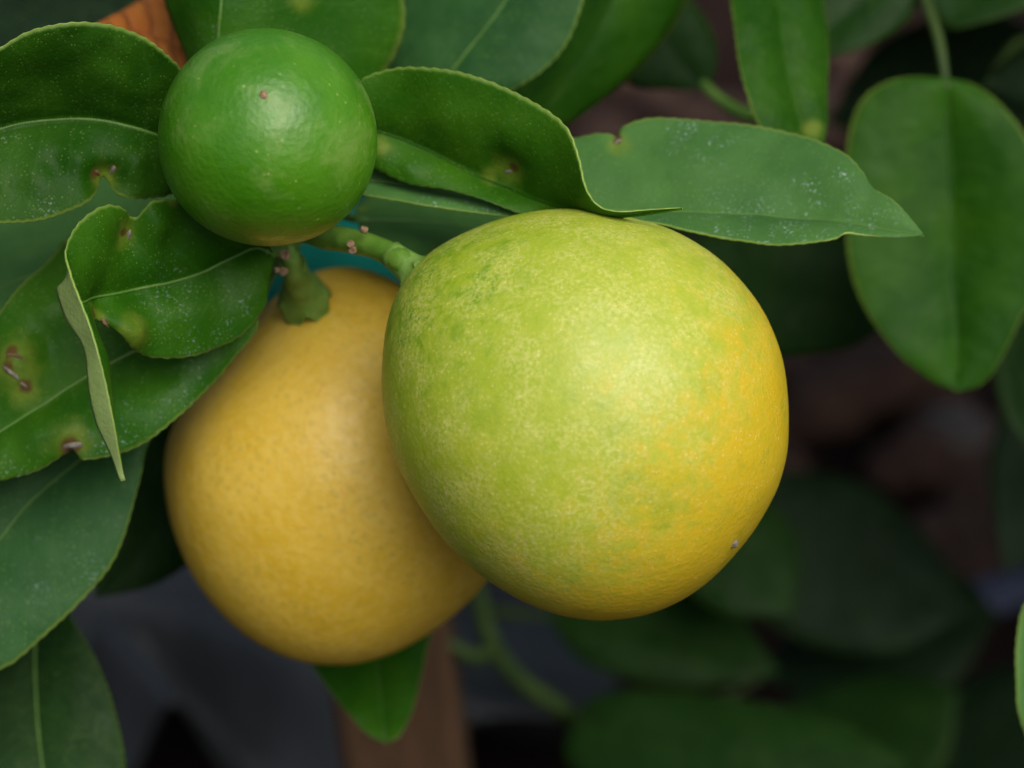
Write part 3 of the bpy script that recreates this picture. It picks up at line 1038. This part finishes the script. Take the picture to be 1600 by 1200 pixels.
# two leaves further right at the top
leaf(tree, [(640, 200, 40), (730, 80, 38), (790, 0, 38), (860, -130, 40)], [(640, 200, 40), (600, 110, 44), (620, 0, 46), (700, -110, 46), (860, -130, 40)],
     [(640, 200, 40), (740, 166, 38), (811, 136, 36), (862, 98, 36), (893, 55, 36), (912, 0, 36), (922, -70, 38), (860, -130, 40)], 38, 'blue', 1.0,
     petiole=[(590, 240, 62), (500, 262, 92)], midrib=0.25, label='flat bluish leaf rising behind the curled leaf')
leaf(tree, [(760, 265, 66), (860, 150, 62), (935, 40, 60), (1000, -100, 60)], [(760, 265, 66), (800, 120, 72), (850, 0, 76), (920, -110, 76), (1000, -150, 66)],
     [(760, 265, 66), (830, 226, 66), (882, 201, 66), (950, 152, 66), (1022, 82, 66), (1072, 0, 66), (1082, -70, 66), (1000, -150, 66)], 64, 'deep', 1.4,
     petiole=[(650, 290, 90), (520, 300, 122)], midrib=0.25, fine=False, label='tall leaf with a pale lit flank behind the flat bluish leaf')
# leaf pointing down under the ripe lemon
leaf(tree, [(565, 850, 84), (578, 950, 78), (590, 1050, 70), (602, 1161, 62)], [(565, 850, 84), (490, 920, 82), (470, 1000, 76), (489, 1043, 72), (530, 1098, 67), (570, 1143, 63), (602, 1161, 62)],
     [(565, 850, 84), (645, 900, 84), (678, 960, 78), (668, 1012, 74), (653, 1080, 68), (641, 1120, 65), (622, 1150, 62), (602, 1161, 62)], 72, 'fresh', 1.0,
     petiole=[(560, 700, 110), (556, 560, 165)], midrib=0.2, dusts=[(600, 1155, 16), (560, 1130, 12)], label='leaf pointing straight down from behind the ripe lemon')
# dark leaf added to darken the gap in the upper left corner
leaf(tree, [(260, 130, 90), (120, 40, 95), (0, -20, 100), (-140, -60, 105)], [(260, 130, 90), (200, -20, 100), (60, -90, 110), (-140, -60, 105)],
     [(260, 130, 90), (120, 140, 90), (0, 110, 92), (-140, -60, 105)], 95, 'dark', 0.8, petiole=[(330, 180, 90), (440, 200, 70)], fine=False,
     label='added very dark leaf standing in for the shade behind the notched leaf')

# dead leaf
m, n, b, out = new_mat('dead_leaf')
co = coords(n)
uv = node(n, 'ShaderNodeUVMap', uv_map='blade').outputs[0]
sep = node(n, 'ShaderNodeSeparateXYZ')
n.links.new(uv, sep.inputs[0])
wv = mth(n, 'ADD', mth(n, 'MULTIPLY', sep.outputs[0], 7.0), mth(n, 'MULTIPLY', sep.outputs[1], 1.6))
wv = mth(n, 'ADD', wv, mth(n, 'MULTIPLY', tex_noise(n, co, 120, 3), 1.2))
vein = rng(n, mth(n, 'ABSOLUTE', mth(n, 'SUBTRACT', mth(n, 'FRACT', wv), 0.5)), 0.0, 0.22, 1, 0)
c = mix(n, rng(n, tex_noise(n, co, 140, 4), 0.3, 0.7), (0.34, 0.105, 0.018), (0.42, 0.155, 0.028))
c = mix(n, mth(n, 'MULTIPLY', vein, 0.6), c, (0.17, 0.055, 0.024))
n.links.new(c, b.inputs['Base Color'])
b.inputs['Roughness'].default_value = 0.6
bump(n, b, vein, 0.6, 0.0006)
b.inputs['Specular IOR Level'].default_value = 0.15
M_DEAD = m
dl = leaf(None, [(335, 130, 34), (262, 66, 38), (150, 37, 44)], [(335, 130, 34), (330, 20, 42), (250, -12, 46), (195, 14, 46), (150, 37, 44)],
          [(335, 130, 34), (270, 124, 34), (200, 80, 40), (150, 37, 44)], 40, 'dim', 1.5, midrib=0.3, wave=1.0, mats=[M_DEAD, M_DEAD, M_DEAD], ribmat=M_DEAD)
dl.name = 'dead_leaf'
dl['label'] = 'dry reddish brown leaf caught behind the lime'
dl['category'] = 'dead leaf'

# ------------------------------------------------------------------ sapling to the right
root2 = P(1800, 560, 420)
root2.z = -0.012
sap2 = thing('citrus_sapling', 'blurred citrus sapling with big hanging leaf behind the tip of the dusty leaf', 'tree', root2)
tv, tf = tube([root2, P(1790, 400, 330), P(1780, 120, 210), P(1700, -60, 140), P(1560, -110, 110), P(1400, -120, 95), P(1220, -160, 75), P(1050, -170, 80)],
              [0.005, 0.0045, 0.004, 0.0035, 0.003, 0.0025, 0.002, 0.0012], 12, 60, 0.1)
mesh_obj('trunk', tv, tf, M_BARK, sap2)
leaf(sap2, [(1478, 122, 78), (1485, 250, 78), (1488, 400, 78), (1494, 520, 76), (1496, 612, 74)],
     [(1478, 122, 78), (1430, 120, 78), (1385, 128, 78), (1345, 158, 78), (1325, 215, 77), (1320, 300, 76), (1325, 400, 75), (1345, 470, 75), (1395, 545, 74), (1450, 592, 74), (1496, 612, 74)],
     [(1478, 122, 78), (1520, 132, 78), (1560, 160, 76), (1600, 210, 74), (1640, 290, 72), (1655, 370, 72), (1635, 440, 72), (1600, 490, 72), (1565, 560, 73), (1535, 600, 74), (1496, 612, 74)],
     76, 'deep', 1.2, petiole=[(1466, 60, 84), (1440, -20, 94), (1420, -115, 96)], midrib=0.38, ribmat=M_LEAF['deep'], label='broad oval leaf hanging straight down', wave=0.8)
leaf(sap2, [(1212, -160, 62), (1216, 0, 50), (1232, 120, 44), (1268, 262, 40)],
     [(1212, -160, 62), (1148, -80, 56), (1140, 0, 48), (1150, 70, 42), (1165, 140, 38), (1186, 198, 36), (1215, 240, 36), (1268, 262, 40)],
     [(1212, -160, 62), (1275, -90, 58), (1291, 0, 54), (1297, 80, 50), (1294, 150, 46), (1289, 215, 42), (1268, 262, 40)], 46, 'deep', 1.3,
     midrib=0.2, ribmat=M_LEAF['fresh'], petiole=[(1212, -175, 70), (1210, -160, 76)], stains=[(1270, 205, 18, 0)], wave=1.6, label='narrow leaf hanging behind the dusty leaf')
leaf(sap2, [(1440, -70, 98), (1350, 0, 95), (1240, 95, 92)], [(1440, -70, 98), (1340, -80, 98), (1245, 0, 95), (1240, 95, 92)],
     [(1440, -70, 98), (1432, 10, 95), (1396, 48, 92), (1340, 78, 90), (1290, 88, 90), (1240, 95, 92)], 95, 'dim', 0.8, petiole=[(1445, -100, 98), (1440, -118, 98)], fine=False)
leaf(sap2, [(1445, -30, 110), (1550, -25, 110), (1700, -35, 108)], [(1445, -30, 110), (1520, -100, 115), (1620, -100, 115), (1700, -35, 108)],
     [(1445, -30, 110), (1476, 38, 106), (1530, 36, 104), (1600, 14, 104), (1700, -35, 108)], 108, 'dim', 0.8, petiole=[(1425, -80, 104), (1410, -118, 97)], fine=False)
leaf(sap2, [(1106, 142, 100), (1050, 70, 98), (985, -50, 96)], [(1106, 142, 100), (1045, 140, 98), (980, 128, 96), (930, 40, 96), (985, -50, 96)],
     [(1106, 142, 100), (1120, 95, 100), (1108, 40, 100), (1060, -20, 98), (985, -50, 96)], 98, 'dim', 0.8,
     petiole=[(1130, 160, 98), (1170, 180, 94), (1215, 160, 92), (1240, 0, 90), (1230, -150, 78)], fine=False, midrib=0.5, pr=0.0020, petmat=M_MIDRIB)
leaf(sap2, [(1530, 130, 125), (1650, 120, 120), (1780, 160, 110)], [(1530, 130, 125), (1620, 60, 125), (1720, 70, 120), (1780, 160, 110)],
     [(1530, 130, 125), (1600, 170, 122), (1700, 210, 115), (1780, 160, 110)], 120, 'dark', 0.8, petiole=[(1560, 100, 140), (1620, 60, 160), (1770, 100, 208)], fine=False)
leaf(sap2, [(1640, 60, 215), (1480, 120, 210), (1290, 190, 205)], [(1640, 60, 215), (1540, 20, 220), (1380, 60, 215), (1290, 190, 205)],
     [(1640, 60, 215), (1600, 200, 205), (1420, 240, 200), (1290, 190, 205)], 210, 'dark', 0.8, petiole=[(1720, 40, 212), (1775, 110, 208)], fine=False)  # dark leaf added to make the background behind it darker
leaf(sap2, [(1640, 450, 130), (1600, 560, 130), (1610, 700, 125)], [(1640, 450, 130), (1570, 490, 130), (1553, 570, 128), (1570, 650, 126), (1610, 700, 125)],
     [(1640, 450, 130), (1700, 540, 130), (1690, 640, 126), (1610, 700, 125)], 128, 'dim', 0.8, petiole=[(1700, 380, 180), (1780, 350, 300)], fine=False)
leaf(sap2, [(1680, 560, 190), (1620, 720, 190), (1570, 900, 185)], [(1680, 560, 190), (1580, 620, 190), (1545, 740, 188), (1570, 900, 185)],
     [(1680, 560, 190), (1720, 700, 190), (1660, 840, 188), (1570, 900, 185)], 188, 'dark', 0.8, petiole=[(1740, 480, 260), (1785, 430, 335)], fine=False)
leaf(sap2, [(1690, 860, 50), (1670, 1000, 45), (1660, 1260, 40)], [(1690, 860, 50), (1610, 930, 40), (1589, 990, 36), (1590, 1060, 34), (1600, 1140, 34), (1660, 1260, 40)],
     [(1690, 860, 50), (1760, 980, 50), (1740, 1150, 44), (1660, 1260, 40)], 44, 'dusty', 0.8, petiole=[(1740, 760, 120), (1800, 560, 320)], fine=False,
     label='pale green leaf only just reaching into view beside the dark low leaves')

# ------------------------------------------------------------------ low sapling under the large lemon
root3 = P(1010, 1420, 330)
root3.z = -0.012
sap3 = thing('citrus_sapling', 'low blurred citrus sapling with bent green stem under the large lemon', 'tree', root3)
tv, tf = tube([root3, P(985, 1300, 270), P(930, 1170, 225), P(880, 1112, 205), P(815, 1065, 195), P(768, 1005, 188), P(748, 935, 184), P(735, 860, 180), P(760, 760, 176)],
              [0.0034, 0.0032, 0.0029, 0.0028, 0.0024, 0.0022, 0.002, 0.0014], 12, 50, 0.1)
mesh_obj('stem', tv, tf, M_STEM, sap3)
tv, tf = tube([P(772, 1012, 188), P(742, 1026, 180), P(705, 1008, 176), P(665, 980, 176)], [0.0020, 0.0020, 0.0016, 0.0010], 10, 16, 0.1)
mesh_obj('twig', tv, tf, M_STEM, sap3)


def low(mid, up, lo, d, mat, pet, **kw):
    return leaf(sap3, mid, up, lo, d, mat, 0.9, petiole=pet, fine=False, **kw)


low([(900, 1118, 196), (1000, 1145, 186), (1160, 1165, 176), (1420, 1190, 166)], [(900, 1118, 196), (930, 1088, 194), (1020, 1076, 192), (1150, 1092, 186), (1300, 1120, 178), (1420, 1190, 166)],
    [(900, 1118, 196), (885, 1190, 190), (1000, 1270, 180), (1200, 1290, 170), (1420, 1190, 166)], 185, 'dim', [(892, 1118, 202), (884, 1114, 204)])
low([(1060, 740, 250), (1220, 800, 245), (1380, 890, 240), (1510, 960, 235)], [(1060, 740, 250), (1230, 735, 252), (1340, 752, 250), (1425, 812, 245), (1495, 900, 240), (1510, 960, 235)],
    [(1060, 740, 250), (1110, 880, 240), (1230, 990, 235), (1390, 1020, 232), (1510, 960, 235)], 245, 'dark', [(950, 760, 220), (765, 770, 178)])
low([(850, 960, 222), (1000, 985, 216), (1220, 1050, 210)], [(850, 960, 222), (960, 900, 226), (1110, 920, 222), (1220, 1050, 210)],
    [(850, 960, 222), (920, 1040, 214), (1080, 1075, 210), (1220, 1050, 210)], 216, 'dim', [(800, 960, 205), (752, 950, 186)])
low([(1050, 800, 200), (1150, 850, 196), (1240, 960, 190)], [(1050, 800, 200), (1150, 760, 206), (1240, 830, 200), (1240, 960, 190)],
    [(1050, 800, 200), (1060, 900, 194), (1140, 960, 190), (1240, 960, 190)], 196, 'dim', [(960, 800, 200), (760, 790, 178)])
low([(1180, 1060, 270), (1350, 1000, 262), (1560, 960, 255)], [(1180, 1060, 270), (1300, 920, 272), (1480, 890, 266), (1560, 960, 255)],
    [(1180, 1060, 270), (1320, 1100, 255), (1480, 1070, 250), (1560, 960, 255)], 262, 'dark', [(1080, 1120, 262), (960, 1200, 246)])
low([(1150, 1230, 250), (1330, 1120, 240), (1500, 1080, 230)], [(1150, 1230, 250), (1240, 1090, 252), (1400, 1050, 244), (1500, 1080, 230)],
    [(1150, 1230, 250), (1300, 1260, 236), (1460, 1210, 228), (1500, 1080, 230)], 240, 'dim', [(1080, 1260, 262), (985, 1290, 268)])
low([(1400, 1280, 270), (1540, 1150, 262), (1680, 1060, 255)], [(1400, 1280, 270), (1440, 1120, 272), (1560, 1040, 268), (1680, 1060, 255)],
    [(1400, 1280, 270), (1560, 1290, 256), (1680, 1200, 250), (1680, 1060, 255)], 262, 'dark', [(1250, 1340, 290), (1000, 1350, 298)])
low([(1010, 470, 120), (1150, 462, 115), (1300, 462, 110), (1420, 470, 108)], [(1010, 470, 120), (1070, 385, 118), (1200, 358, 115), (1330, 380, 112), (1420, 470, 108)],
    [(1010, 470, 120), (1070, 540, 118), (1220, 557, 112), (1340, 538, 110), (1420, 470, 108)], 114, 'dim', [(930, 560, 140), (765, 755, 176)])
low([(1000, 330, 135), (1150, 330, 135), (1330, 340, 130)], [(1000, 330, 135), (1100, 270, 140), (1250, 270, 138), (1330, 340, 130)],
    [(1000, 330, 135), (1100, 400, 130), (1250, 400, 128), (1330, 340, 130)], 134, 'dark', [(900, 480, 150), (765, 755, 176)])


# ------------------------------------------------------------------ unseen foliage added to the right-hand sapling to shade the background
def blade_template():
    """a plain citrus leaf, base at the origin, tip along +x, upper side up, with its stalk"""
    vs, uvs = [], []
    NU, NV = 14, 6
    for i in range(NU + 1):
        u = i / NU
        wd = 0.021 * math.sin(math.pi * min(1, u ** 0.85)) ** 0.75 if 0 < u < 1 else 0.0004
        for j in range(NV + 1):
            v = -1 + 2 * j / NV
            z = 0.004 * abs(v) - 0.012 * u * u + 0.0012 * math.sin(9 * u + 2 * v)
            vs.append(Vector((0.008 + 0.075 * u, wd * v, z)))
            uvs.append((u, v))
    fs = []
    for i in range(NU):
        for j in range(NV):
            a = i * (NV + 1) + j
            fs.append((a, a + NV + 1, a + NV + 2, a + 1))
    k = len(vs)
    tv, tf = tube([Vector((-0.001, 0, 0)), Vector((0.004, 0, 0.001)), Vector((0.010, 0, 0))], [0.001, 0.0009, 0.0007], 6, 5)
    vs += tv
    fs += [tuple(x + k for x in f) for f in tf]
    uvs += [(0, 0)] * len(tv)
    o = mesh_obj('leaf', vs, fs, [M_LEAF['fresh'], M_UNDER, M_RIM])
    me = o.data
    uvl = me.uv_layers.new(name='blade')
    li = np.zeros(len(me.loops), dtype=np.int32)
    me.loops.foreach_get('vertex_index', li)
    uvl.data.foreach_set('uv', np.array(uvs, dtype=np.float32)[li].ravel())
    bpy.data.objects.remove(o)
    return me


def in_view(p, margin):
    rel = p - CAM
    d = rel.dot(FWD)
    if d < 0.02:
        return True
    return abs(rel.dot(RIGHT)) < 0.0825 * d / D0 + margin and abs(rel.dot(UP)) < 0.0619 * d / D0 + margin


SHADE_BLADE = blade_template()
rf = random.Random(12)
SHADE_RUNS = [  # (x, y in photograph units, depth) run outside the view: beside and above it
    [(1780, 200, 240), (1900, 100, 190), (2100, 20, 130), (2350, -60, 80)],
    [(1790, 400, 330), (1950, 380, 260), (2150, 330, 180), (2400, 300, 110)],
    [(1800, 500, 380), (2000, 640, 320), (2200, 700, 240), (2450, 720, 160)],
    [(1780, 120, 210), (1850, -120, 200), (1980, -350, 160), (2150, -600, 120)],
    [(1700, -60, 140), (1640, -280, 170), (1500, -480, 190), (1350, -700, 200)],
    [(1560, -110, 110), (1350, -280, 160), (1050, -380, 210), (750, -450, 250)],
    [(1400, -120, 95), (1150, -220, 180), (850, -300, 260), (450, -340, 320)],
    [(1220, -160, 75), (950, -420, 130), (650, -560, 180), (250, -600, 220)],
    [(1500, -300, 180), (1300, -330, 280), (900, -300, 360), (500, -280, 420)],
    [(1780, 120, 210), (1900, -60, 290), (1900, -250, 360), (1750, -400, 420)],
]
for cpts in SHADE_RUNS:
    pts = [P(*q) for q in cpts]
    tv, tf = tube(pts, [0.0028, 0.0022, 0.0017, 0.0010], 8, 24, 0.1)
    mesh_obj('shade_branch', tv, tf, M_BARK, sap2)
    cc = catmull(pts, 17)
    for i in range(2, 17):
        for side in (-1, 1):
            t = (cc[i] - cc[i - 1]).normalized()
            out_ = (t.cross(Vector((0, 0, 1))).normalized() * side + t * 0.5 + Vector((0, 0, rf.uniform(-0.5, 0.35)))).normalized()
            yv = Vector((0, 0, 1)).cross(out_).normalized()
            yv = (yv + Vector((0, 0, rf.uniform(-0.5, 0.5)))).normalized()
            zv = out_.cross(yv).normalized()
            yv = zv.cross(out_).normalized()
            sc = rf.uniform(0.85, 1.25)
            tip = cc[i] + out_ * 0.085 * sc
            midp = cc[i] + out_ * 0.045 * sc
            if in_view(tip, 0.012) or in_view(midp, 0.024) or in_view(cc[i], 0.006):
                continue
            o = bpy.data.objects.new('leaf', SHADE_BLADE)  # out-of-view leaf, added only to cast shade
            COL.objects.link(o)
            o.parent = sap2
            mw = Matrix((out_, yv, zv)).transposed().to_4x4()
            mw = Matrix.Translation(cc[i] - Vector(sap2.location)) @ mw @ Matrix.Diagonal((sc, sc * rf.uniform(0.85, 1.2), sc, 1))
            o.matrix_local = mw
